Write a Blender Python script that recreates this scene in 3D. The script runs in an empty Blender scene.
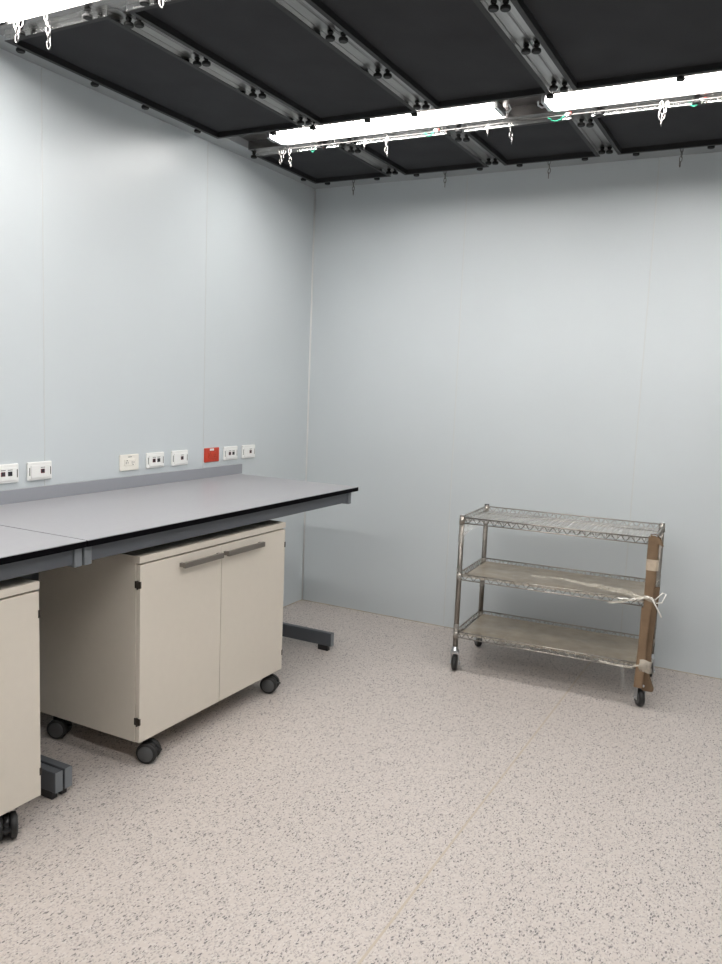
import bpy, bmesh, math, random
from mathutils import Vector, Matrix, noise
random.seed(7)
PI = math.pi
S = bpy.context.scene
C = S.collection
# ------------------------------------------------------------ camera / world / exposure
yaw, pit, rol = -0.487038, 0.121715, 0.039963
fw = Vector((math.sin(yaw)*math.cos(pit), math.cos(yaw)*math.cos(pit), -math.sin(pit)))
rt = Vector((math.cos(yaw), -math.sin(yaw), 0)); up = rt.cross(fw)
r2 = rt*math.cos(rol) + up*math.sin(rol); u2 = -rt*math.sin(rol) + up*math.cos(rol)
cd = bpy.data.cameras.new('camera'); cam = bpy.data.objects.new('camera', cd); C.objects.link(cam)
M = Matrix((r2, u2, -fw)).transposed().to_4x4(); M.translation = Vector((2.858, -4.592, 1.5)); cam.matrix_world = M
cd.sensor_fit = 'VERTICAL'; cd.sensor_height = 24.0; cd.lens = 24.0*797.5/964; cd.clip_start = 0.02
S.camera = cam
w = bpy.data.worlds.new('world'); S.world = w; w.use_nodes = True
w.node_tree.nodes['Background'].inputs[0].default_value = (0.02, 0.02, 0.022, 1)
w.node_tree.nodes['Background'].inputs[1].default_value = 1.0
S.view_settings.view_transform = 'Standard'; S.view_settings.look = 'None'
S.view_settings.gamma = 1.0; S.view_settings.use_curve_mapping = False
S.view_settings.exposure = 0.0
LAMP = 34.5

# ------------------------------------------------------------ materials
def mat(name, col, rough=0.5, metal=0.0, spec=0.5, vary=0.0, vscale=3.0, bump=0.0, bscale=200.0, stretch=None):
    m = bpy.data.materials.new(name); m.use_nodes = True
    nt = m.node_tree; b = nt.nodes['Principled BSDF']
    b.inputs['Base Color'].default_value = (*col, 1); b.inputs['Roughness'].default_value = rough
    b.inputs['Metallic'].default_value = metal; b.inputs['Specular IOR Level'].default_value = spec
    tc = nt.nodes.new('ShaderNodeTexCoord'); src = tc.outputs['Object']
    if stretch:
        mp = nt.nodes.new('ShaderNodeMapping'); mp.inputs['Scale'].default_value = stretch
        nt.links.new(src, mp.inputs[0]); src = mp.outputs[0]
    if vary:
        n = nt.nodes.new('ShaderNodeTexNoise'); n.inputs['Scale'].default_value = vscale; n.inputs['Detail'].default_value = 4
        nt.links.new(src, n.inputs['Vector'])
        r = nt.nodes.new('ShaderNodeValToRGB')
        r.color_ramp.elements[0].position = .3; r.color_ramp.elements[1].position = .7
        r.color_ramp.elements[0].color = (*[c*(1-vary) for c in col], 1)
        r.color_ramp.elements[1].color = (*[min(1, c*(1+vary)) for c in col], 1)
        nt.links.new(n.outputs[0], r.inputs[0]); nt.links.new(r.outputs[0], b.inputs['Base Color'])
    if bump:
        n = nt.nodes.new('ShaderNodeTexNoise'); n.inputs['Scale'].default_value = bscale
        nt.links.new(src, n.inputs['Vector'])
        bp = nt.nodes.new('ShaderNodeBump'); bp.inputs['Strength'].default_value = bump; bp.inputs['Distance'].default_value = .002
        nt.links.new(n.outputs[0], bp.inputs['Height']); nt.links.new(bp.outputs[0], b.inputs['Normal'])
    return m

wall_m = mat('wall_panel_paint', (0.56, 0.60, 0.62), .36, spec=.45, vary=.015, vscale=1.5, bump=.12, bscale=6)
joint_m = mat('wall_joint', (0.60, 0.62, 0.62), .2)
bead_m = mat('sealant_bead', (0.40, 0.35, 0.27), .6, vary=.3, vscale=9)
frame_m = mat('polished_frame', (0.78, 0.78, 0.77), .16, metal=1)
rail_m = mat('brushed_rail', (0.30, 0.295, 0.29), .28, metal=1, vary=.08, vscale=4, stretch=(30, 1, 1))
railx_m = mat('brushed_rail_cross', (0.26, 0.25, 0.245), .25, metal=1, vary=.08, vscale=4, stretch=(1, 30, 1))
chan_m = mat('light_channel', (0.22, 0.21, 0.205), .3, metal=1)
gasket_m = mat('black_gasket', (0.008, 0.008, 0.009), .6)
mesh_m = mat('dark_filter_mesh', (0.030, 0.031, 0.034), .85, spec=.25, vary=.12, vscale=5, bump=.3, bscale=500)
knob_m = mat('black_knob', (0.006, 0.006, 0.006), .5, spec=.25)
chain_m = mat('zinc_chain', (0.33, 0.32, 0.31), .25, metal=1)
green_m = mat('green_wire', (0.02, 0.30, 0.18), .4)
red_m = mat('red_plug', (0.45, 0.04, 0.03), .4)
white_m = mat('white_plastic', (0.80, 0.80, 0.78), .4)
ivory_m = mat('ivory_plastic', (0.82, 0.79, 0.72), .4)
dark_m = mat('jack_dark', (0.012, 0.012, 0.016), .4)
maroon_m = mat('jack_rim', (0.16, 0.03, 0.04), .5)
slot_m = mat('slot_print_dark', (0.05, 0.045, 0.04), .5)  # plain dark brown for outlet slots, screw slots and printed marks
redp_m = mat('red_outlet', (0.52, 0.045, 0.018), .4)
redd_m = mat('red_outlet_slot', (0.16, 0.02, 0.01), .5)
top_m = mat('grey_laminate', (0.325, 0.322, 0.338), .34, spec=.5, vary=.02, vscale=60)
edge_m = mat('black_edge', (0.002, 0.002, 0.003), .8, spec=.05)
splash_m = mat('splash_grey', (0.28, 0.29, 0.315), .4)
steel_m = mat('blue_grey_steel', (0.085, 0.093, 0.105), .4, spec=.5)
steel2_m = mat('light_blue_grey_steel', (0.16, 0.175, 0.19), .4, spec=.5)
cab_m = mat('cream_laminate', (0.64, 0.59, 0.515), .42, spec=.4, vary=.01, vscale=30)
cabin_m = mat('gap_brown', (0.10, 0.085, 0.065), .7)
handle_m = mat('taupe_handle', (0.17, 0.155, 0.135), .38, metal=.3)
hinge_m = mat('bronze_hinge', (0.04, 0.032, 0.025), .4, metal=.4)
tyre_m = mat('black_rubber', (0.012, 0.012, 0.012), .55)
hub_m = mat('grey_hub', (0.075, 0.077, 0.08), .45)
hood_m = mat('black_hood', (0.014, 0.014, 0.015), .4)
post_m = mat('chrome_post', (0.27, 0.245, 0.22), .40, metal=1, vary=.12, vscale=20)
wire_m = mat('chrome_wire', (0.38, 0.35, 0.315), .3, metal=1)
zinc_m = mat('zinc_fork', (0.62, 0.64, 0.66), .28, metal=1)
card_m = mat('kraft_cardboard', (0.22, 0.148, 0.093), .8, spec=.2, vary=.14, vscale=14)
cardd_m = mat('kraft_cardboard_inner', (0.155, 0.105, 0.066), .85, spec=.2, vary=.14, vscale=14)
tape_m = mat('pale_tape', (0.52, 0.43, 0.33), .4, vary=.1, vscale=40)
tie_m = mat('white_tie', (0.85, 0.83, 0.78), .35)

def film(name, col, dens, rough=.12, vary=.15):
    m = bpy.data.materials.new(name); m.use_nodes = True; nt = m.node_tree
    b = nt.nodes['Principled BSDF']; b.inputs['Base Color'].default_value = (*col, 1); b.inputs['Roughness'].default_value = rough
    n = nt.nodes.new('ShaderNodeTexNoise'); n.inputs['Scale'].default_value = 12; n.inputs['Detail'].default_value = 5
    tc = nt.nodes.new('ShaderNodeTexCoord'); nt.links.new(tc.outputs['Object'], n.inputs['Vector'])
    mr = nt.nodes.new('ShaderNodeMapRange'); mr.inputs[1].default_value = .3; mr.inputs[2].default_value = .7
    mr.inputs[3].default_value = max(0, dens-vary); mr.inputs[4].default_value = min(1, dens+vary)
    nt.links.new(n.outputs[0], mr.inputs[0]); nt.links.new(mr.outputs[0], b.inputs['Alpha'])
    bp = nt.nodes.new('ShaderNodeBump'); bp.inputs['Strength'].default_value = .5; bp.inputs['Distance'].default_value = .01
    nt.links.new(n.outputs[0], bp.inputs['Height']); nt.links.new(bp.outputs[0], b.inputs['Normal'])
    return m
film_clear = film('clear_stretch_film', (0.70, 0.69, 0.65), .28)
film_thin = film('thin_stretch_film', (0.60, 0.59, 0.55), .12, vary=.11)
film_knot = film('bunched_film', (0.68, 0.63, 0.54), .50, vary=.3)
liner_m = film('beige_shelf_liner', (0.37, 0.31, 0.23), .76, rough=.35, vary=.1)
liner2_m = film('clear_shelf_liner', (0.47, 0.46, 0.43), .60, rough=.3, vary=.1)

lamp_m = bpy.data.materials.new('lit_diffuser'); lamp_m.use_nodes = True
_b = lamp_m.node_tree.nodes['Principled BSDF']; _b.inputs['Base Color'].default_value = (.9, .9, .9, 1)
_b.inputs['Emission Color'].default_value = (1.0, 0.975, 0.945, 1); _b.inputs['Emission Strength'].default_value = LAMP

# speckled vinyl floor
floor_m = bpy.data.materials.new('speckled_vinyl'); floor_m.use_nodes = True
nt = floor_m.node_tree; fb = nt.nodes['Principled BSDF']; fb.inputs['Roughness'].default_value = .42
fb.inputs['Specular IOR Level'].default_value = .35
tc = nt.nodes.new('ShaderNodeTexCoord')
def N(t, **k):
    n = nt.nodes.new(t)
    for a, v in k.items(): setattr(n, a, v)
    return n
def mix(fac, a, bcol):
    mx = N('ShaderNodeMix', data_type='RGBA'); nt.links.new(fac, mx.inputs[0])
    if isinstance(a, tuple): mx.inputs[6].default_value = a
    else: nt.links.new(a, mx.inputs[6])
    if isinstance(bcol, tuple): mx.inputs[7].default_value = bcol
    else: nt.links.new(bcol, mx.inputs[7])
    return mx.outputs[2]
def flecks(scale, keep, size, off, stretch=(1, 1, 1)):
    dn = N('ShaderNodeTexNoise'); dn.inputs['Scale'].default_value = scale*1.4; dn.inputs['Detail'].default_value = 2
    mp = N('ShaderNodeMapping'); mp.inputs['Location'].default_value = off; mp.inputs['Scale'].default_value = stretch
    mp.inputs['Rotation'].default_value = (0, 0, off[0])
    nt.links.new(tc.outputs['Object'], mp.inputs[0]); nt.links.new(mp.outputs[0], dn.inputs['Vector'])
    sb = N('ShaderNodeVectorMath', operation='SUBTRACT'); nt.links.new(dn.outputs['Color'], sb.inputs[0]); sb.inputs[1].default_value = (.5, .5, .5)
    sc = N('ShaderNodeVectorMath', operation='SCALE'); nt.links.new(sb.outputs[0], sc.inputs[0]); sc.inputs['Scale'].default_value = 1.6/scale
    ad = N('ShaderNodeVectorMath', operation='ADD'); nt.links.new(mp.outputs[0], ad.inputs[0]); nt.links.new(sc.outputs[0], ad.inputs[1])
    v = N('ShaderNodeTexVoronoi', voronoi_dimensions='2D'); v.inputs['Scale'].default_value = scale; nt.links.new(ad.outputs[0], v.inputs['Vector'])
    sx = N('ShaderNodeSeparateColor'); nt.links.new(v.outputs['Color'], sx.inputs[0])
    g = N('ShaderNodeMath', operation='GREATER_THAN'); nt.links.new(sx.outputs[0], g.inputs[0]); g.inputs[1].default_value = 1-keep
    l = N('ShaderNodeMath', operation='LESS_THAN'); nt.links.new(v.outputs['Distance'], l.inputs[0]); l.inputs[1].default_value = size
    m_ = N('ShaderNodeMath', operation='MULTIPLY'); nt.links.new(g.outputs[0], m_.inputs[0]); nt.links.new(l.outputs[0], m_.inputs[1])
    return m_.outputs[0]
bn = N('ShaderNodeTexNoise'); bn.inputs['Scale'].default_value = 1.3; nt.links.new(tc.outputs['Object'], bn.inputs['Vector'])
base = mix(bn.outputs[0], (0.50, 0.45, 0.415, 1), (0.535, 0.48, 0.445, 1))
c1 = mix(flecks(105, .5, .36, (0.3, .2, 0)), base, (0.43, 0.39, 0.365, 1))
c2 = mix(flecks(130, .40, .30, (1.1, .7, 0), (1, .6, 1)), c1, (0.56, 0.52, 0.49, 1))
c3 = mix(flecks(165, .34, .34, (2.0, 1.7, 0), (1, .55, 1)), c2, (0.33, 0.30, 0.285, 1))
c4 = mix(flecks(150, .13, .36, (0.75, 3.1, 0), (1, .5, 1)), c3, (0.17, 0.155, 0.155, 1))
nt.links.new(c4, fb.inputs['Base Color'])
weld_m = mat('floor_weld', (0.45, 0.385, 0.31), .5)

# ------------------------------------------------------------ helpers
def box(bm, x0, x1, y0, y1, z0, z1, bev=0.0, mi=0):
    ret = bmesh.ops.create_cube(bm, size=1)
    vs = ret['verts']
    for v in vs:
        v.co = Vector(((x0+x1)/2 + v.co.x*(x1-x0), (y0+y1)/2 + v.co.y*(y1-y0), (z0+z1)/2 + v.co.z*(z1-z0)))
    fs = set(f for v in vs for f in v.link_faces)
    for f in fs: f.material_index = mi
    if bev > 0:
        es = list(set(e for v in vs for e in v.link_edges))
        bmesh.ops.bevel(bm, geom=es, offset=bev, segments=2, affect='EDGES', profile=.5)
def tube(bm, pts, r, n=8, caps=True, closed=False):
    pts = [Vector(p) for p in pts]; rings = []; L = len(pts)
    for i, p in enumerate(pts):
        if closed: d = pts[(i+1) % L] - pts[i-1]
        else: d = pts[min(i+1, L-1)] - pts[max(i-1, 0)]
        d.normalize()
        a = Vector((0, 0, 1)) if abs(d.z) < .9 else Vector((1, 0, 0))
        u = d.cross(a).normalized(); v = d.cross(u)
        rr = r[i] if isinstance(r, (list, tuple)) else r
        rings.append([bm.verts.new(p + (u*math.cos(2*PI*k/n) + v*math.sin(2*PI*k/n))*rr) for k in range(n)])
    for i in range(L if closed else L-1):
        A, B = rings[i], rings[(i+1) % L]
        for k in range(n):
            f = bm.faces.new((A[k], A[(k+1) % n], B[(k+1) % n], B[k])); f.smooth = True
    if caps and not closed:
        bm.faces.new(rings[0]); bm.faces.new(rings[-1][::-1])
def lathe(bm, prof, n=24, axis='Z', c=(0, 0, 0)):
    rings = []
    for (r, h) in prof:
        ring = []
        for k in range(n):
            a = 2*PI*k/n; p = (r*math.cos(a), r*math.sin(a), h)
            if axis == 'Y': p = (p[0], p[2], p[1])
            if axis == 'X': p = (p[2], p[0], p[1])
            ring.append(bm.verts.new(Vector(p) + Vector(c)))
        rings.append(ring)
    for A, B in zip(rings, rings[1:]):
        for k in range(n):
            f = bm.faces.new((A[k], A[(k+1) % n], B[(k+1) % n], B[k])); f.smooth = True
    bm.faces.new(rings[0]); bm.faces.new(rings[-1])
def obj(name, bm, m, parent=None, **props):
    bmesh.ops.recalc_face_normals(bm, faces=bm.faces)
    me = bpy.data.meshes.new(name); bm.to_mesh(me); bm.free()
    for x in (m if isinstance(m, (list, tuple)) else [m]): me.materials.append(x)
    o = bpy.data.objects.new(name, me); C.objects.link(o)
    if parent: o.parent = parent
    for k, v in props.items(): o[k] = v
    return o
def thing(name, label, cat, loc=(0, 0, 0), rz=0, group=None):
    o = bpy.data.objects.new(name, None); C.objects.link(o); o.empty_display_size = .05
    o.location = loc; o.rotation_euler = (0, 0, rz); o['label'] = label; o['category'] = cat
    if group: o['group'] = group
    return o
def B(*a, **k):
    bm = bmesh.new(); box(bm, *a, **k); return bm
def inst(src, parent, loc=(0, 0, 0), rot=(0, 0, 0), name=None):
    o = bpy.data.objects.new(name or src.name.split('.')[0], src.data); C.objects.link(o)
    o.parent = parent; o.location = loc; o.rotation_euler = rot
    return o
def dup(o, loc, rz, label):
    r = o.copy(); C.objects.link(r); r.location = loc; r.rotation_euler = (0, 0, rz); r['label'] = label
    for ch in list(o.children):
        c = ch.copy(); C.objects.link(c); c.parent = r
        for g in ch.children:
            d = g.copy(); C.objects.link(d); d.parent = c
    return r
def struct(name, bm, m, parent=None):
    o = obj(name, bm, m, parent)
    if parent is None: o['kind'] = 'structure'
    return o

# ------------------------------------------------------------ room shell
RX, RY, CZ = 4.60, -7.40, 2.80
struct('floor', B(-.1, RX+.1, RY-.1, .1, -.1, 0), floor_m)
fl = bpy.data.objects['floor']
struct('floor_weld', B(1.998, 2.006, RY, -.003, -.002, .0004), weld_m, fl)
struct('ceiling', B(-.1, RX+.1, RY-.1, .1, CZ, CZ+.1), gasket_m)
ce = bpy.data.objects['ceiling']
wb = struct('wall_back', B(-.15, RX+.15, .012, .1, 0, CZ), wall_m)
for a, b in ((0, 1.0575), (1.0575, 2.1325), (2.1325, 3.2075), (3.2075, 4.2825), (4.2825, RX)):
    obj('wall_panel', B(a+.0008, b-.0008, 0, .012, 0, CZ, bev=.001), wall_m, wb)
for x in (1.0575, 2.1325):
    obj('joint_strip', B(x-.003, x+.003, -.0010, .004, 0.01, 2.74, bev=.0006), joint_m, wb)
wl = struct('wall_left', B(-.1, -.012, RY-.1, .1, 0, CZ), wall_m)
for a, b in ((-1.09, 0), (-2.168, -1.09), (-3.246, -2.168), (-4.32, -3.246), (-5.40, -4.32), (-6.48, -5.40), (RY, -6.48)):
    obj('wall_panel', B(-.012, 0, a+.0008, b-.0008, 0, CZ, bev=.001), wall_m, wl)
for y in (-1.09, -2.168):
    obj('joint_strip', B(-.004, .0012, y-.0025, y+.0025, 0.01, 2.74, bev=.0006), joint_m, wl)
struct('wall_right', B(RX, RX+.1, RY-.1, .1, 0, CZ), wall_m)
struct('wall_front', B(-.1, RX+.1, RY-.1, RY, 0, CZ), wall_m)
# corner bead and floor sealant
bm = bmesh.new(); tube(bm, [(0.001, -0.001, 0), (0.001, -0.001, 2.74)], .007); struct('trim_1', bm, mat('corner_sealant', (0.68, 0.69, 0.68), .6))
bm = bmesh.new()
tube(bm, [(x/10, -.001, .0) for x in range(0, 47)], [.0035+.002*random.random() for _ in range(47)])
struct('baseboard_back', bm, bead_m)
bm = bmesh.new()
tube(bm, [(.001, -y/10, .0) for y in range(0, 74)], [.0035+.002*random.random() for _ in range(74)])
struct('baseboard_left', bm, bead_m)

# ------------------------------------------------------------ ceiling grid
ZR = 2.745   # underside of rails
ZP = 2.727   # underside of panel frames
XC = [.705, 1.31, 1.915, 2.52, 3.125]
XE = [.135] + sum([[c-.045, c+.045] for c in XC], []) + [3.665]
COLS = [(XE[i], XE[i+1]) for i in range(0, 6, 2)] + [(1.96, 3.08), (3.17, 3.665)]
ROWS = [(-.84, -.215), (-2.45, -1.18), (-4.06, -2.79), (-5.62, -4.40)]
# border trim between panels and walls
trimm = mat('border_trim_grey', (0.30, 0.32, 0.33), .4)
struct('trim_2', B(0, .125, RY, 0, 2.752, CZ), trimm)
struct('trim_3', B(.125, RX, -.205, 0, 2.752, CZ), trimm)
struct('trim_4', B(3.675, RX, RY, -.205, 2.752, CZ), gasket_m)
struct('trim_5', B(.125, 3.675, RY, -5.63, 2.752, CZ), gasket_m)

def panel(x0, x1, y0, y1, label, group, parent=None):
    cx, cy = (x0+x1)/2, (y0+y1)/2; a, b = (x1-x0)/2, (y1-y0)/2
    if parent is None: t = thing('ceiling_panel', label, 'ceiling panel', (cx, cy, ZP), 0, group)
    else:
        t = None
    T = .011
    bm = bmesh.new()
    for q in ((-a, a, -b, -b+T), (-a, a, b-T, b), (-a, -a+T, -b+T, b-T), (a-T, a, -b+T, b-T)):
        box(bm, *q, 0, .04)
    g = bmesh.new(); i0 = T; i1 = T+.008
    for q in ((-a+i0, a-i0, -b+i0, -b+i1), (-a+i0, a-i0, b-i1, b-i0), (-a+i0, -a+i1, -b+i1, b-i1), (a-i1, a-i0, -b+i1, b-i1)):
        box(g, *q, -.002, .04)
    for q in ((-a, a, -b, -b+T), (-a, a, b-T, b), (-a, -a+T, -b+T, b-T), (a-T, a, -b+T, b-T)):
        box(g, *q, -.002, -.0002)
    me = bmesh.new()
    nx, ny = 10, 16
    gr = [[me.verts.new((-a+i1+(2*a-2*i1)*i/nx, -b+i1+(2*b-2*i1)*j/ny, .022+.0035*noise.noise(Vector((cx+i*.23, cy+j*.21, 0))))) for j in range(ny+1)] for i in range(nx+1)]
    for i in range(nx):
        for j in range(ny):
            f = me.faces.new((gr[i][j], gr[i+1][j], gr[i+1][j+1], gr[i][j+1])); f.smooth = True
    parts = [obj('frame', bm, frame_m, t), obj('gasket', g, gasket_m, t), obj('filter_mesh', me, mesh_m, t)]
    if parent is not None:
        for p in parts:
            p.location = (cx, cy, ZP); p.parent = parent
            p.name = 'hidden_panel_' + p.name.split('.')[0]
    return t
coln = ['leftmost', 'second from the left', 'third from the left', 'rightmost']
for r in range(4):
    for c, (x0, x1) in enumerate(COLS):
        y0, y1 = ROWS[r]
        if c < 4 and r < 2:
            if r == 0: lb = 'small square dark mesh ceiling panel beside the back wall, ' + coln[c]
            else: lb = 'long dark mesh ceiling panel between the two rows of lights, ' + coln[c]
            panel(x0, x1, y0, y1, lb, 'square ceiling panels along the back wall' if r == 0 else 'long ceiling panels')
        else:
            panel(x0, x1, y0, y1, '', '', parent=ce)

# knob master
kb = bmesh.new(); lathe(kb, [(.011, .030), (.011, .024), (.008, .0235), (.008, .0135), (.0155, .013), (.0175, .010), (.0175, .003), (.0145, 0)], 14)
knob_me = bpy.data.meshes.new('knob'); bmesh.ops.recalc_face_normals(kb, faces=kb.faces); kb.to_mesh(knob_me); kb.free(); knob_me.materials.append(knob_m)
def knob(parent, x, y, z):
    o = bpy.data.objects.new('knob', knob_me); C.objects.link(o); o.parent = parent
    pl = parent.location if parent.get('category') else Vector((0, 0, 0))
    o.location = (x-pl.x, y-pl.y, z-pl.z); return o

def rail(c, y0, y1, kys, label, pair=True, hidden=False):
    if hidden:
        obj('hidden_rail', B(c-.05, c+.05, y0, y1, ZR, CZ-.002), rail_m, ce); return
    t = thing('ceiling_rail', label, 'ceiling rail', (c, (y0+y1)/2, ZR), 0, 'aluminium rails between the ceiling panels')
    h = (y1-y0)/2
    for s in (-1, 1):
        bm = bmesh.new()
        xa, xb = sorted((s*.0008, s*.0445)); box(bm, xa, xb, -h, h, 0, .053, bev=.0015)
        xa, xb = sorted((s*.003, s*.007)); box(bm, xa, xb, -h, h, -.0015, 0.002)
        obj('rail_profile', bm, rail_m, t)
    for k, y in enumerate(kys):
        knob(t, c-.018, y+.006*random.uniform(-1, 1), ZR-.030)
        knob(t, c+.018, y+.03*random.uniform(.2, 1), ZR-.030)
rn = ['left', 'middle', 'right']
for i, c in enumerate(XC):
    if i == 3: continue
    if i < 3:
        rail(c, -.84, -.215, [-.30, -.755], 'short aluminium ceiling rail with black knobs beside the back wall, %s of three' % rn[i])
        rail(c, -2.45, -1.18, [-1.245, -1.63, -2.0, -2.37], 'long aluminium ceiling rail with black knobs between long panels, %s of three' % rn[i])
    else:
        rail(c, -.84, -.215, [], '', hidden=True); rail(c, -2.45, -1.18, [], '', hidden=True)
    rail(c, -4.06, -2.79, [], '', hidden=True); rail(c, -5.62, -4.40, [], '', hidden=True)
# edge knobs screwed into the border trim
for y in (-2.36, -1.985, -1.68, -1.31, -.83, -.315): knob(bpy.data.objects['trim_2'], .112, y, 2.722)
for x in (.205, .55, .81, 1.20, 1.43, 1.785, 2.045, 2.4): knob(bpy.data.objects['trim_3'], x, -.185, 2.722)

# light channels (run across the room)
XN = [('row beside the back wall', -1.18, -.84), ('row nearer the camera', -2.79, -2.45), ('', -4.40, -4.06)]
KN = [([.47, .70, 1.0, 1.24, 1.86, 2.37], [.56, .74, 1.34, 2.0, 2.40]), ([], [.26, .60, .86]), ([], [])]
for r, (nm, y0, y1) in enumerate(XN):
    if r < 2:
        t = thing('light_channel', 'shiny metal ceiling channel holding the lights, ' + nm, 'light channel', (.125, (y0+y1)/2, ZR), 0, 'ceiling light channels')
    else: t = ce
    off = Vector((.125, (y0+y1)/2, ZR)) if r < 2 else Vector((0, 0, 0))
    def bx(n, *q, m=railx_m, bev=0):
        o = obj(n, B(*q, bev=bev), m, t); o.location = -off if r < 2 else (0, 0, 0); return o
    n = '' if r < 2 else 'hidden_'
    bx(n+'channel_back', .125, 3.675, y0, y1, 2.792, 2.799, m=chan_m)
    bx(n+'side_rail', .125, 3.675, y0, y0+.045, ZR, 2.792, bev=.0015)
    bx(n+'side_rail', .125, 3.675, y1-.062, y1, ZR, 2.792, bev=.0015)
    if r < 2:
        for x in KN[r][0]: knob(t, x, y0+.018, ZR-.030)
        for x in KN[r][1]: knob(t, x, y1-.03, ZR-.030)

# lamps
lamp_strong = lamp_m.copy(); lamp_strong.name = 'lit_diffuser_bright'
lamp_strong.node_tree.nodes['Principled BSDF'].inputs['Emission Strength'].default_value = LAMP*1.6
def lamp(x0, L, yc, label=None, parent=None):
    w2 = .060
    t = thing('strip_light', label, 'strip light', (x0+L/2, yc, 2.742), 0, 'lit ceiling strip lights') if label else None
    h = L/2
    a = bmesh.new(); box(a, -h+.02, h-.02, -w2, w2, 0, .032, bev=.008)
    b = bmesh.new(); box(b, -h+.01, h-.01, -w2*.75, w2*.75, .032, .0490, bev=.002)
    parts = [obj('diffuser', a, lamp_m if yc > -4 else lamp_strong, t), obj('housing', b, frame_m, t)]
    for s in (-1, 1):
        c = bmesh.new(); box(c, *(sorted((s*(h-.02), s*h))), -w2, w2, .001, .034, bev=.004)
        tube(c, [(s*h, .03, .015), (s*(h+.02), .03, .012), (s*(h+.035), .02, .02), (s*(h+.03), .0, .03)], .004, 6)
        parts.append(obj('end_cap', c, zinc_m, t))
    if t is None:
        for p in parts: p.parent = ce; p.location = (x0+L/2, yc, 2.742); p.name = 'hidden_lamp_' + p.name.split('.')[0]
lamp(.345, 1.245, -.98, 'lit white strip light by the back wall, left one of the two')
lamp(1.785, 1.245, -.98, 'lit white strip light by the back wall, running off the right edge')
lamp(3.06, .6, -.98)
lamp(.195, 1.245, -2.59, 'lit white strip light in the top left corner of the photo')
for x0, L, y in ((1.63, 1.245, -2.59), (3.0, .6, -2.59), (.345, 1.245, -4.2), (1.785, 1.245, -4.2), (3.06, .6, -4.2)): lamp(x0, L, y)

# suspension wires + chains + earth leads
darkwire_m = mat('grey_cable', (0.12, 0.115, 0.11), .5)
def wire(y, x0, x1, label):
    bm = bmesh.new(); tube(bm, [(x0+(x1-x0)*i/8-x0, 0, -.004*math.sin(PI*(i % 4)/4)) for i in range(9)], .0028, 6)
    o = obj('hanging_wire', bm, darkwire_m, label=label, category='wire'); o.location = (x0, y, ZR-.013)
    for i in range(int((x1-x0)/.3)+1):
        h = bmesh.new(); tube(h, [(0, 0, .030), (0, 0, .012), (.002, 0, -.003)], .002, 6)
        q = obj('clip', h, chain_m, o); q.location = (min(x0+.02+i*.3, x1-.01)-x0, 0, 0)
wire(-.884, .34, 3.2, 'thin steel wire under the strip lights by the back wall')
lk = bmesh.new()
pts = []
for k in range(16):
    a = 2*PI*k/16; pts.append((.0065*math.cos(a), 0, .0155*math.sin(a) if abs(math.sin(a)) < .99 else .0155*math.sin(a)))
tube(lk, pts, .0022, 6, closed=True)
link_me = bpy.data.meshes.new('link'); lk.to_mesh(link_me); lk.free(); link_me.materials.append(chain_m)
darkchain_m = mat('dull_chain', (0.22, 0.21, 0.20), .35, metal=1)
link_dk = link_me.copy(); link_dk.materials.clear(); link_dk.materials.append(darkchain_m)
def chain(x, y, z, n, label, me=link_me, sway=.006, group='chains hanging from the ceiling', double=False):
    t = thing('hanging_chain', label, 'chain', (x, y, z), 0, group)
    zz = -.012; xx = 0
    for k in range(n):
        o = bpy.data.objects.new('link', me); C.objects.link(o); o.parent = t
        o.location = (xx, 0, zz); o.rotation_euler = (0, random.uniform(-.15, .15), (k % 2)*PI/2 + .35 + random.uniform(-.2, .2))
        zz -= .0235; xx += random.uniform(-1, 1)*sway
    if double:
        zz = -.012
        for k in range(n-1):
            o = bpy.data.objects.new('link', me); C.objects.link(o); o.parent = t
            o.location = (.022-.006*k, .004, zz); o.rotation_euler = (0, .25, (k % 2)*PI/2 + .8); zz -= .0235
zc = ZR-.014
chain(.325, -.884, zc-.0, 3, 'shiny chain at the left end of the strip light by the back wall', double=True)
chain(.385, -.884, zc, 4, 'shiny chain just right of the left end of the back strip light')
chain(.965, -.884, zc, 4, 'shiny chain under the right part of the left back strip light')
chain(.84, -.884, zc, 2, 'very short shiny chain under the middle of the left back strip light')
chain(1.49, -.884, zc, 2, 'very short shiny chain at the right end of the left back strip light')
chain(1.60, -.884, zc, 4, 'shiny chain hanging in the gap between the two back strip lights')
chain(2.265, -.905, zc, 4, 'doubled shiny chain under the strip light at the right edge', double=True)
chain(.455, -2.533, zc+.006, 5, 'shiny single chain under the strip light, top left corner')
chain(.30, -2.533, zc+.006, 3, 'shiny doubled chain at the end of the top left strip light', double=True)
chain(.985, -2.533, zc+.006, 3, 'short looped shiny chain at the top edge above the left wall', double=True)
for x, l in ((.37, 'short dull chain at the back wall ceiling edge, leftmost of four'), (.975, 'short dull chain at the back wall ceiling edge, second from the left'),
             (1.585, 'short dull chain at the back wall ceiling edge, third from the left'), (2.26, 'short dull chain at the back wall ceiling edge, rightmost of four')):
    chain(x, -.15, 2.752, 4, l, link_dk, .003, 'dull chains along the back wall')
def lead(x, y, label, L=.05, green=True):
    t = thing('earth_lead', label, 'cable', (x, y, ZR-.012), 0, 'green earth leads by the lights')
    bm = bmesh.new(); P = []
    for k in range(30):
        a = k/29; P.append((a*L + .004*math.cos(k*1.2), .004*math.sin(k*1.2), -.022*math.sin(PI*a)-.003))
    tube(bm, P, .0018, 5); obj('coiled_wire', bm, green_m, t)
    obj('plug', B(L, L+.016, -.005, .005, -.008, .004, bev=.002), white_m, t, label='white plug')
    obj('connector', B(L+.018, L+.026, -.004, .004, -.002, .006, bev=.001), red_m, t, label='red connector')
lead(1.17, -.89, 'green coiled lead under the left back strip light')
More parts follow.
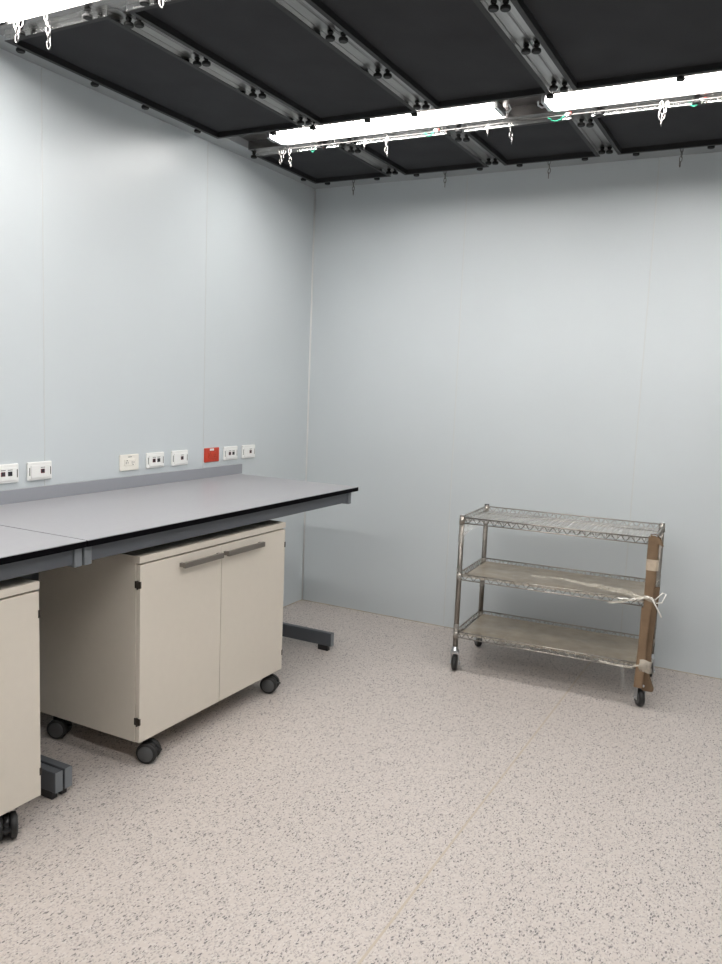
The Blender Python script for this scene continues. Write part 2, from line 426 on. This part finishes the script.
lead(1.775, -.89, 'green coiled lead near the gap between the back strip lights', .08)
lead(2.37, -.87, 'green coiled lead under the strip light at the right edge', .04)
lead(.50, -.86, 'green lead near the left end of the back strip light', .03)

# ------------------------------------------------------------ wall plates (left wall)
def plate(yc, kind, label):
    grp = 'outlets and data plates above the bench'
    t = thing('wall_plate', label, 'wall outlet', (0, yc, 1.0715), 0, grp)
    W, H = .0635, .040
    m = redp_m if kind == 'red' else (ivory_m if kind == 'duplex' else white_m)
    if kind in ('red', 'duplex'):
        obj('cover', B(0.0002, .009, -W, W, -H, H, bev=.003), m, t)
        obj('socket_face', B(.008, .0115, -.036, .036, -.017, .017, bev=.003), m, t)
        sm = redd_m if kind == 'red' else slot_m
        for s in (-1, 1):
            bm = bmesh.new()
            box(bm, .0108, .0119, s*.020-.0075, s*.020-.0050, -.006, .006)
            box(bm, .0108, .0119, s*.020+.0050, s*.020+.0075, -.0045, .0045)
            obj('slots', bm, sm, t)
            bm = bmesh.new(); lathe(bm, [(.003, .0108), (.003, .0119)], 10, 'X', (0, s*.020, -.011*s)); obj('ground_hole', bm, sm, t)
        if kind == 'red': obj('sticker', B(.0088, .0094, -.022, .014, .024, .036), white_m, t, label='white sticker')
        else: obj('print_mark', B(.0088, .0092, -.012, .014, .026, .029), slot_m, t)
    else:
        obj('cover', B(.0002, .012, -W, W, -H, H, bev=.004), m, t)
        obj('insert', B(.011, .016, -.050, .050, -.030, .026, bev=.002), m, t)
        ys = (-.017, .017) if kind == 'two' else (.010,)
        for k, y in enumerate(ys):
            j = obj('jack', B(.0155, .0172, y-.0105, y+.0105, -.010, .009, bev=.001), maroon_m if k == 0 else dark_m, t, label='dark jack with a coloured rim')
            obj('jack_hole', B(.0168, .0176, y-.0075, y+.0075, -.007, .007), dark_m, j)
            obj('print_mark', B(.0156, .0162, y-.010, y+.012, .014, .0165), slot_m, t)
        for s in (-1, 1): obj('screw_slot', B(.0118, .0126, s*.055-.002, s*.055+.002, -.018, .016), slot_m, t)
for y, k, l in ((-2.375, 'two', 'white two jack data plate cut by the left edge of the photo'), (-2.202, 'one', 'white single jack data plate second from the left edge'),
                (-1.663, 'duplex', 'ivory duplex power outlet above the bench'), (-1.481, 'two', 'white two jack data plate right of the ivory outlet'),
                (-1.293, 'one', 'white single jack data plate between the two jack plate and the red outlet'), (-1.021, 'red', 'red power outlet with a white sticker'),
                (-.851, 'two', 'white two jack data plate right of the red outlet'), (-.675, 'one', 'white single jack data plate nearest the room corner')):
    plate(y, k, l)

# ------------------------------------------------------------ benches
def bench(y0, y1, label, splash_end, armr=True):
    t = thing('lab_bench', label, 'bench', (0, (y0+y1)/2, 0), 0, 'grey topped lab benches')
    h = (y1-y0)/2
    tp = obj('worktop', B(.004, .829, -h, h, .9435, .946), top_m, t)
    obj('black_core', B(.004, .830, -h, h, .923, .9434), edge_m, t, label='black edge of the worktop')
    obj('backsplash', B(.004, .022, -h, splash_end-(y0+y1)/2, .946, 1.003, bev=.001), splash_m, t)
    obj('front_beam', B(.765, .805, -h+.035, h-.045 if not armr else h-.035, .866, .924, bev=.003), steel_m, t)
    obj('rear_beam', B(.10, .14, -h+.035, h-.035, .866, .924, bev=.003), steel_m, t)
    for s in (-1, 1):
        ya, yb = (h-.034, h-.002) if s > 0 else (-h+.002, -h+.034)
        if not armr and s > 0: ya, yb = h-.075, h-.043
        obj('arm', B(.10, .812, ya, yb, .856, .924, bev=.003), steel2_m, t)
        obj('post', B(.12, .19, ya, yb, .10, .86, bev=.003), steel_m, t)
        if s > 0: ya, yb = h-.034, h-.002
        ft = obj('foot_bar', B(.05, .71, ya, yb, .030, .105, bev=.003), steel_m, t)
        obj('foot_end_plate', B(.7095, .713, ya, yb, .030, .105, bev=.001), steel2_m, t)
        for x in (.10, .655):
            obj('foot_pad', B(x-.03, x+.035, ya+.003, yb-.003, 0, .032, bev=.002), hood_m, ft)
bench(-2.698, -.79, 'grey lab bench nearer the corner with the black front edge', -.753, armr=False)
bench(-4.62, -2.704, 'grey lab bench cut by the left edge of the photo', -2.704)

# ------------------------------------------------------------ cabinets on casters
def twin_caster():
    P = []
    for s in (-1, 1):
        b = bmesh.new(); lathe(b, [(.030, s*.010), (.036, s*.0105), (.0415, s*.014), (.0415, s*.027), (.0385, s*.031), (.030, s*.032)], 28, 'Y', (0.014, 0, .0415)); P.append(('wheel', b, tyre_m))
        b = bmesh.new(); lathe(b, [(.031, s*.030), (.031, s*.0335), (.029, s*.0345), (.004, s*.035)], 24, 'Y', (0.014, 0, .0415)); P.append(('hub', b, hub_m))
    b = bmesh.new(); lathe(b, [(.008, .008), (.033, .0078), (.0335, -.0078), (.008, -.008)], 24, 'Y', (.014, 0, .045)); P.append(('hood', b, hood_m))
    b = bmesh.new(); lathe(b, [(.011, .060), (.011, .100), (.022, .101), (.022, .106)], 16); P.append(('stem', b, hood_m))
    b = bmesh.new(); box(b, .040, .066, -.012, .012, .044, .052, bev=.003); box(b, .028, .045, -.008, .008, .048, .066, bev=.003); P.append(('brake_lever', b, hood_m))
    return P
def cabinet(y1, label, handles=True, rots=(0, 0, 0, 0), dy=0):
    W = .975; y0 = y1-W
    X0, X1 = .245, .790
    t = thing('rolling_cabinet', label, 'cabinet', (X1, y1, 0), 0, 'cream rolling cabinets under the bench')
    D = X1-X0; z0, z1 = .106, .833
    obj('top_panel', B(-D, 0, -W, 0, z1-.026, z1, bev=.0015), cab_m, t)
    obj('side_panel', B(-D, -.022, -.018, 0, z0, z1-.026, bev=.001), cab_m, t)
    obj('side_panel', B(-D, -.022, -W, -W+.018, z0, z1-.026, bev=.001), cab_m, t)
    obj('bottom_panel', B(-D, -.022, -W+.018, -.018, z0, z0+.018), cab_m, t)
    obj('back_panel', B(-D, -D+.008, -W+.018, -.018, z0+.018, z1-.026), cab_m, t)
    obj('top_gap', B(-.10, -.024, -W+.018, -.018, z1-.05, z1-.027), cabin_m, t)
    sp = -W/2
    for s, (a, b) in enumerate(((-W+.002, sp-.0018), (sp+.0018, -.002))):
        d = obj('door', B(-.0195, -.0005, a, b, z0+.001, z1-.0325, bev=.0012), cab_m, t)
        ya, yb = (sp-.268, sp-.022) if s == 0 else (sp+.012, sp+.278)
        hb = bmesh.new(); box(hb, .016, .030, ya, yb, .752, .774, bev=.002)
        box(hb, -.001, .018, ya, ya+.014, .755, .771); box(hb, -.001, .018, yb-.014, yb, .755, .771)
        obj('handle', hb, handle_m, d, label='taupe bar handle')
    for y in (-W+.001, -.001):
        for z in (z0+.067, z1-.125):
            s = -1 if y < -.5 else 1
            hb = bmesh.new(); ya, yb = sorted((y-s*.002, y+s*.0022))
            box(hb, -.026, -.001, ya, yb, z+.003, z+.031, bev=.0015)
            ya, yb = sorted((y-s*.006, y+s*.0015))
            box(hb, -.006, .0012, ya, yb, z+.004, z+.030, bev=.0005)
            tube(hb, [(-.010, y+s*.003, z), (-.010, y+s*.003, z+.034)], .0035, 8)
            obj('hinge', hb, hinge_m, t)
    P = twin_caster()
    for k, (x, y) in enumerate(((-.035, -W+.072), (-.045, -.058), (-D+.055, -W+.035), (-D+.055, -.062))):
        first = None; M4 = Matrix.Translation((x, y+dy, 0)) @ Matrix.Rotation(rots[k], 4, 'Z')
        for (n, b, m) in P:
            c = b.copy(); bmesh.ops.transform(c, matrix=M4, verts=c.verts)
            if first is None: first = obj('caster', c, m, t)
            else: obj(n, c, m, first)
    for (_, b, _m) in P: b.free()
cabinet(-1.436, 'cream two door rolling cabinet with two bar handles, fully in view', rots=(.35, .30, .4, .2))
cabinet(-2.862, 'cream rolling cabinet cut off by the left edge of the photo', rots=(.5, -.62, .2, .3), dy=-.045)

# ------------------------------------------------------------ wire cart
th = math.radians(3.0)
cart = thing('wire_cart', 'chrome three shelf wire cart on black casters by the back wall', 'cart', (1.405, -.700, 0), th)
WX, DY = .948, .450
def add(n, bm, m, p=cart, **k): return obj(n, bm, m, p, **k)
for (x, y) in ((0, 0), (WX, 0), (0, DY), (WX, DY)):
    b = bmesh.new(); tube(b, [(x, y, .125), (x, y, .844)], .0135, 16)
    for z in [.15+.0254*i for i in range(27)]: tube(b, [(x, y, z), (x, y, z+.002)], .0139, 12)
    ps = add('post', b, post_m)
    b = bmesh.new(); lathe(b, [(.0125, .842), (.0138, .843), (.0130, .847), (.006, .848)], 14, 'Z', (x, y, 0)); add('post_cap', b, hood_m if (x == 0 and y > 0) else zinc_m, ps)
    for z in (.2, .515, .815):
        b = bmesh.new(); lathe(b, [(.0138, z+.018), (.0150, z+.018), (.0158, z-.018), (.0138, z-.018)], 14, 'Z', (x, y, 0)); add('collar', b, wire_m, ps)
crot = {0: 12, 1: 28, 2: 35, 3: 8}
for k, (x, y) in enumerate(((0, 0), (WX, 0), (0, DY), (WX, DY))):
    M4 = Matrix.Translation((x, y, 0)) @ Matrix.Rotation(math.radians(crot[k]), 4, 'Z')
    oy = .014
    def cb(n, b, m, p):
        bmesh.ops.transform(b, matrix=M4, verts=b.verts); return obj(n, b, m, p)
    b = bmesh.new(); lathe(b, [(.030, -.013), (.038, -.0125), (.0425, -.006), (.0425, .006), (.038, .0125), (.030, .013)], 28, 'X', (0, oy, .0425)); ca = cb('caster', b, tyre_m, cart)
    b = bmesh.new(); lathe(b, [(.029, -.0145), (.029, .0145)], 20, 'X', (0, oy, .0425)); cb('wheel_hub', b, hub_m, ca)
    b = bmesh.new()
    for s in (-1, 1):
        xa, xb = sorted((s*.0185, s*.0215)); box(b, xa, xb, oy-.016, oy+.016, .034, .106, bev=.001)
        lathe(b, [(.007, s*.0215), (.007, s*.026)], 10, 'X', (0, oy, .0425))
    box(b, -.0215, .0215, -.014, .028, .100, .106, bev=.002); cb('fork', b, zinc_m, ca)
    b = bmesh.new(); lathe(b, [(.020, .106), (.022, .109), (.022, .117), (.016, .121), (.0155, .134), (.0128, .136)], 18); cb('swivel', b, zinc_m, ca)
    if k in (0, 3):
        b = bmesh.new(); box(b, .020, .028, oy-.01, oy+.04, .03, .036, bev=.002); cb('brake_lever', b, zinc_m, ca)
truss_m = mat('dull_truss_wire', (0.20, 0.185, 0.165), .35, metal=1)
def zigzag(b, p0, p1, zt, zb, n, r=.0019):
    p0, p1 = Vector(p0), Vector(p1); P = []
    for i in range(2*n+1):
        q = p0.lerp(p1, i/(2*n)); P.append((q.x, q.y, zt if i % 2 == 0 else zb))
    for a, c in zip(P, P[1:]): tube(b, [a, c], r, 5)
for si, (zt, lab) in enumerate(((.833, 'top'), (.531, 'middle'), (.218, 'bottom'))):
    zb = zt-.030
    a0, a1, b0, b1 = .012, WX-.012, -.008, DY+.008
    b = bmesh.new()
    for z, r in ((zt, .0034), (zb, .0030)):
        tube(b, [(a0, b0, z), (a1, b0, z)], r, 8); tube(b, [(a0, b1, z), (a1, b1, z)], r, 8)
        tube(b, [(-.006, .012, z), (-.006, DY-.012, z)], r, 8); tube(b, [(WX+.006, .012, z), (WX+.006, DY-.012, z)], r, 8)
    sh = add('wire_shelf', b, wire_m)
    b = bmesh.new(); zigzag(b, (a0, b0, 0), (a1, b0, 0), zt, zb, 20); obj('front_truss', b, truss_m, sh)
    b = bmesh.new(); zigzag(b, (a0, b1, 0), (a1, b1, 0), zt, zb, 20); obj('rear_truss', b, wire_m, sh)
    for x in (-.006, WX+.006):
        b = bmesh.new(); zigzag(b, (x, .012, 0), (x, DY-.012, 0), zt, zb, 9); obj('side_truss', b, wire_m, sh)
    b = bmesh.new()
    for i in range(37):
        x = .014+(WX-.028)*i/36
        tube(b, [(x, b0, zt-.001), (x, b0+.012, zb+.012), (x, b1-.012, zb+.012), (x, b1, zt-.001)], .0016, 5)
    for y in (.11, DY-.11): tube(b, [(-.006, y, zb+.009), (WX+.006, y, zb+.009)], .0032, 6)
    obj('deck_wires', b, wire_m, sh, kind='stuff')
    # plastic left on the shelf
    b = bmesh.new(); nx, ny = 40, 16
    g = [[b.verts.new((.016+(WX-.032)*i/nx, .0+(DY)*j/ny, zb+(.0145 if si else .009)+.002*noise.noise(Vector((i*.35+si*9, j*.3, 1))))) for j in range(ny+1)] for i in range(nx+1)]
    for i in range(nx):
        for j in range(ny):
            f = b.faces.new((g[i][j], g[i+1][j], g[i+1][j+1], g[i][j+1])); f.smooth = True
    obj('shelf_liner', b, liner2_m if si == 0 else liner_m, sh)
    # stretch film skirt around the rims and over the top
    b = bmesh.new()
    def sheet(fn, nu, nv):
        g = [[b.verts.new(fn(i/nu, j/nv)) for j in range(nv+1)] for i in range(nu+1)]
        for i in range(nu):
            for j in range(nv):
                f = b.faces.new((g[i][j], g[i+1][j], g[i+1][j+1], g[i][j+1])); f.smooth = True
    if si == 0:
        sheet(lambda u, v: (u*WX, -.014+v*(DY+.026), zt+.0055+.0035*noise.noise(Vector((u*9, v*5, 3)))-.006*math.sin(PI*v)), 40, 14)
    if si: sheet(lambda u, v: (-.002+u*(WX), -.0145-.003*abs(noise.noise(Vector((u*20, v*3, si)))), zt+.004-v*(.036 if si else .03)*(1+.25*noise.noise(Vector((u*14, 2, si))))), 50, 4)
    sheet(lambda u, v: (-.0145-.002*noise.noise(Vector((u*9, v*3, si))), u*DY, zt+.004-v*.034), 14, 3)
    obj('stretch_film', b, film_thin, sh)
# film gathered below the left top corner
b = bmesh.new(); n = 10
rows = []
for i in range(n+1):
    u = i/n; x = .008+.115*u; zb_ = .800-.085*(1-u)**2.2
    rows.append([b.verts.new((x, -.010+.004*math.sin(j*2+i), .803+(zb_-.803)*j/4)) for j in range(5)])
for i in range(n):
    for j in range(4): b.faces.new((rows[i][j], rows[i+1][j], rows[i+1][j+1], rows[i][j+1])).smooth = True
obj('film_corner', b, film_clear, cart)
for (x, y, z, h) in ((0, 0, .70, .04), (0, 0, .50, .06), (0, 0, .20, .06), (0, DY, .74, .05), (0, DY, .36, .035), (WX, DY, .52, .05), (WX, DY, .27, .03)):
    b = bmesh.new(); tube(b, [(x, y, z+h*i/4) for i in range(5)], [.0150+.001*(i % 2) for i in range(5)], 14, caps=False); obj('film_band', b, film_clear, cart)
# loose film strands lying over the middle shelf towards the wrapped post
def ribbon(pts, wd, m, name='film_strand', parent=cart):
    b = bmesh.new(); A = None
    P = []
    for i in range(len(pts)-1):
        for k in range(6): P.append(Vector(pts[i]).lerp(Vector(pts[i+1]), k/6))
    P.append(Vector(pts[-1]))
    for i, p in enumerate(P):
        t_ = (P[min(i+1, len(P)-1)]-P[max(i-1, 0)]).normalized(); sd = t_.cross(Vector((0, -.5, 1))).normalized()
        ww = wd*(.55+.6*abs(noise.noise(Vector((i*.5, wd*50, 0)))))*(1 if i not in (0, len(P)-1) else .2)
        q = p+Vector((0, 0, .004*noise.noise(Vector((i*.7, 3, 1)))))
        row = [b.verts.new(q-sd*ww), b.verts.new(q+Vector((0, -.002, .005*math.sin(i*1.7)))), b.verts.new(q+sd*ww)]
        if A:
            for j in range(2): b.faces.new((A[j], A[j+1], row[j+1], row[j])).smooth = True
        A = row
    return obj(name, b, m, parent)
ribbon([(.34, .16, .535), (.50, .17, .538), (.62, .12, .540), (.76, .05, .542), (.91, -.012, .548)], .010, film_knot)
ribbon([(.45, .22, .535), (.60, .15, .538), (.78, .06, .542), (.92, -.014, .545)], .006, film_knot)
ribbon([(.66, .13, .542), (.74, .08, .548), (.82, .06, .548), (.90, .01, .545)], .016, film_knot)
ribbon([(.76, -.015, .495), (.84, -.020, .515), (.90, -.040, .545), (.96, -.050, .560)], .012, film_knot)
ribbon([(.80, -.018, .525), (.86, -.025, .530), (.93, -.045, .548)], .006, tie_m, 'tie_strip')
ribbon([(.85, -.015, .19), (.86, -.02, .15), (.865, -.02, .10), (.87, -.02, .075)], .012, film_thin, 'hanging_film')
ribbon([(.74, -.016, .20), (.82, -.02, .195), (.89, -.035, .20), (.93, -.045, .22)], .010, film_knot)
# cardboard wrap around the front right post
def loft(z0, z1, fn, nz=22, na=20, name='cardboard_wrap', m=card_m, **k):
    b = bmesh.new(); R_ = []
    for i in range(nz+1):
        z = z0+(z1-z0)*i/nz
        R_.append([b.verts.new(fn(2*PI*j/na, z)) for j in range(na)])
    for A, D in zip(R_, R_[1:]):
        for j in range(na): b.faces.new((A[j], A[(j+1) % na], D[(j+1) % na], D[j]))
    return obj(name, b, m, cart, **k)
def sq(a, hx, hy, p=.45):
    c, s = math.cos(a), math.sin(a)
    return hx*math.copysign(abs(c)**p, c), hy*math.copysign(abs(s)**p, s)
def up_fn(a, z):
    x, y = sq(a, .024+.002*noise.noise(Vector((z*9, 0, 0))), .022, .6)
    return (WX+.000+x+.004*noise.noise(Vector((a, z*6, 0))), y-.006, z)
loft(.49, .838, up_fn)
def lo1(a, z):
    x, y = sq(a, .021, .020, .5)
    k = 0
    return (WX-.014+.008*(z-.1)/.4+x+.003*noise.noise(Vector((a, z*7, 4))), y-.016, z)
loft(.105, .50, lo1)
def lo2(a, z):
    x, y = sq(a, .018, .015, .4)
    k = max(0, (.165-z)/.065); x = x*(1+.55*k)+.014*k
    return (WX+.014+.012*max(0, (z-.2)/.4)+x+.003*noise.noise(Vector((a, z*7, 8))), y-.006+.006*k, z+.012*k*math.sin(a))
loft(.100, .60, lo2, name='cardboard_flap', m=cardd_m)
loft(.820, .850, lambda a, z: (WX+.006+(.030 if math.cos(a) < 0 else .040)*math.cos(a)*(1-(z-.82)*9), -.004+.026*math.sin(a), z+(-.022*max(0, math.cos(a)))), nz=4, name='cardboard_cap')
loft(.682, .735, lambda a, z: (WX+.002+sq(a, .0285, .026, .6)[0], -.006+sq(a, .0285, .026, .6)[1], z), nz=3, name='tape_band', m=tape_m, label='pale tape around the cardboard')
loft(.185, .245, lambda a, z: (WX+.002+.038*math.cos(a)*(1+.12*noise.noise(Vector((a*2, z*40, 0)))), -.010+.030*math.sin(a)*(1+.15*noise.noise(Vector((a*2, z*50, 5)))), z+.006*math.sin(a*3)), nz=8, name='film_wrap', m=film_knot, label='bunched clear film around the cardboard')
loft(.535, .556, lambda a, z: (WX+.004+.034*math.cos(a), -.008+.031*math.sin(a), z+.006*math.sin(a*2)), nz=3, name='film_tie', m=film_knot)
b = bmesh.new()
tube(b, [(WX-.03, -.040, .545), (WX-.005, -.046, .560), (WX+.02, -.044, .545), (WX+.045, -.046, .505), (WX+.065, -.050, .470)], .0035, 6)
tube(b, [(WX-.06, -.030, .520), (WX-.02, -.044, .552), (WX+.015, -.044, .556), (WX+.03, -.042, .535)], .003, 6)
tube(b, [(WX+.03, -.03, .545), (WX+.06, -.02, .580), (WX+.075, -.02, .575), (WX+.060, -.03, .535), (WX+.035, -.035, .530)], .0028, 6)
obj('cable_tie', b, tie_m, cart, label='white tie knotted around the cardboard')
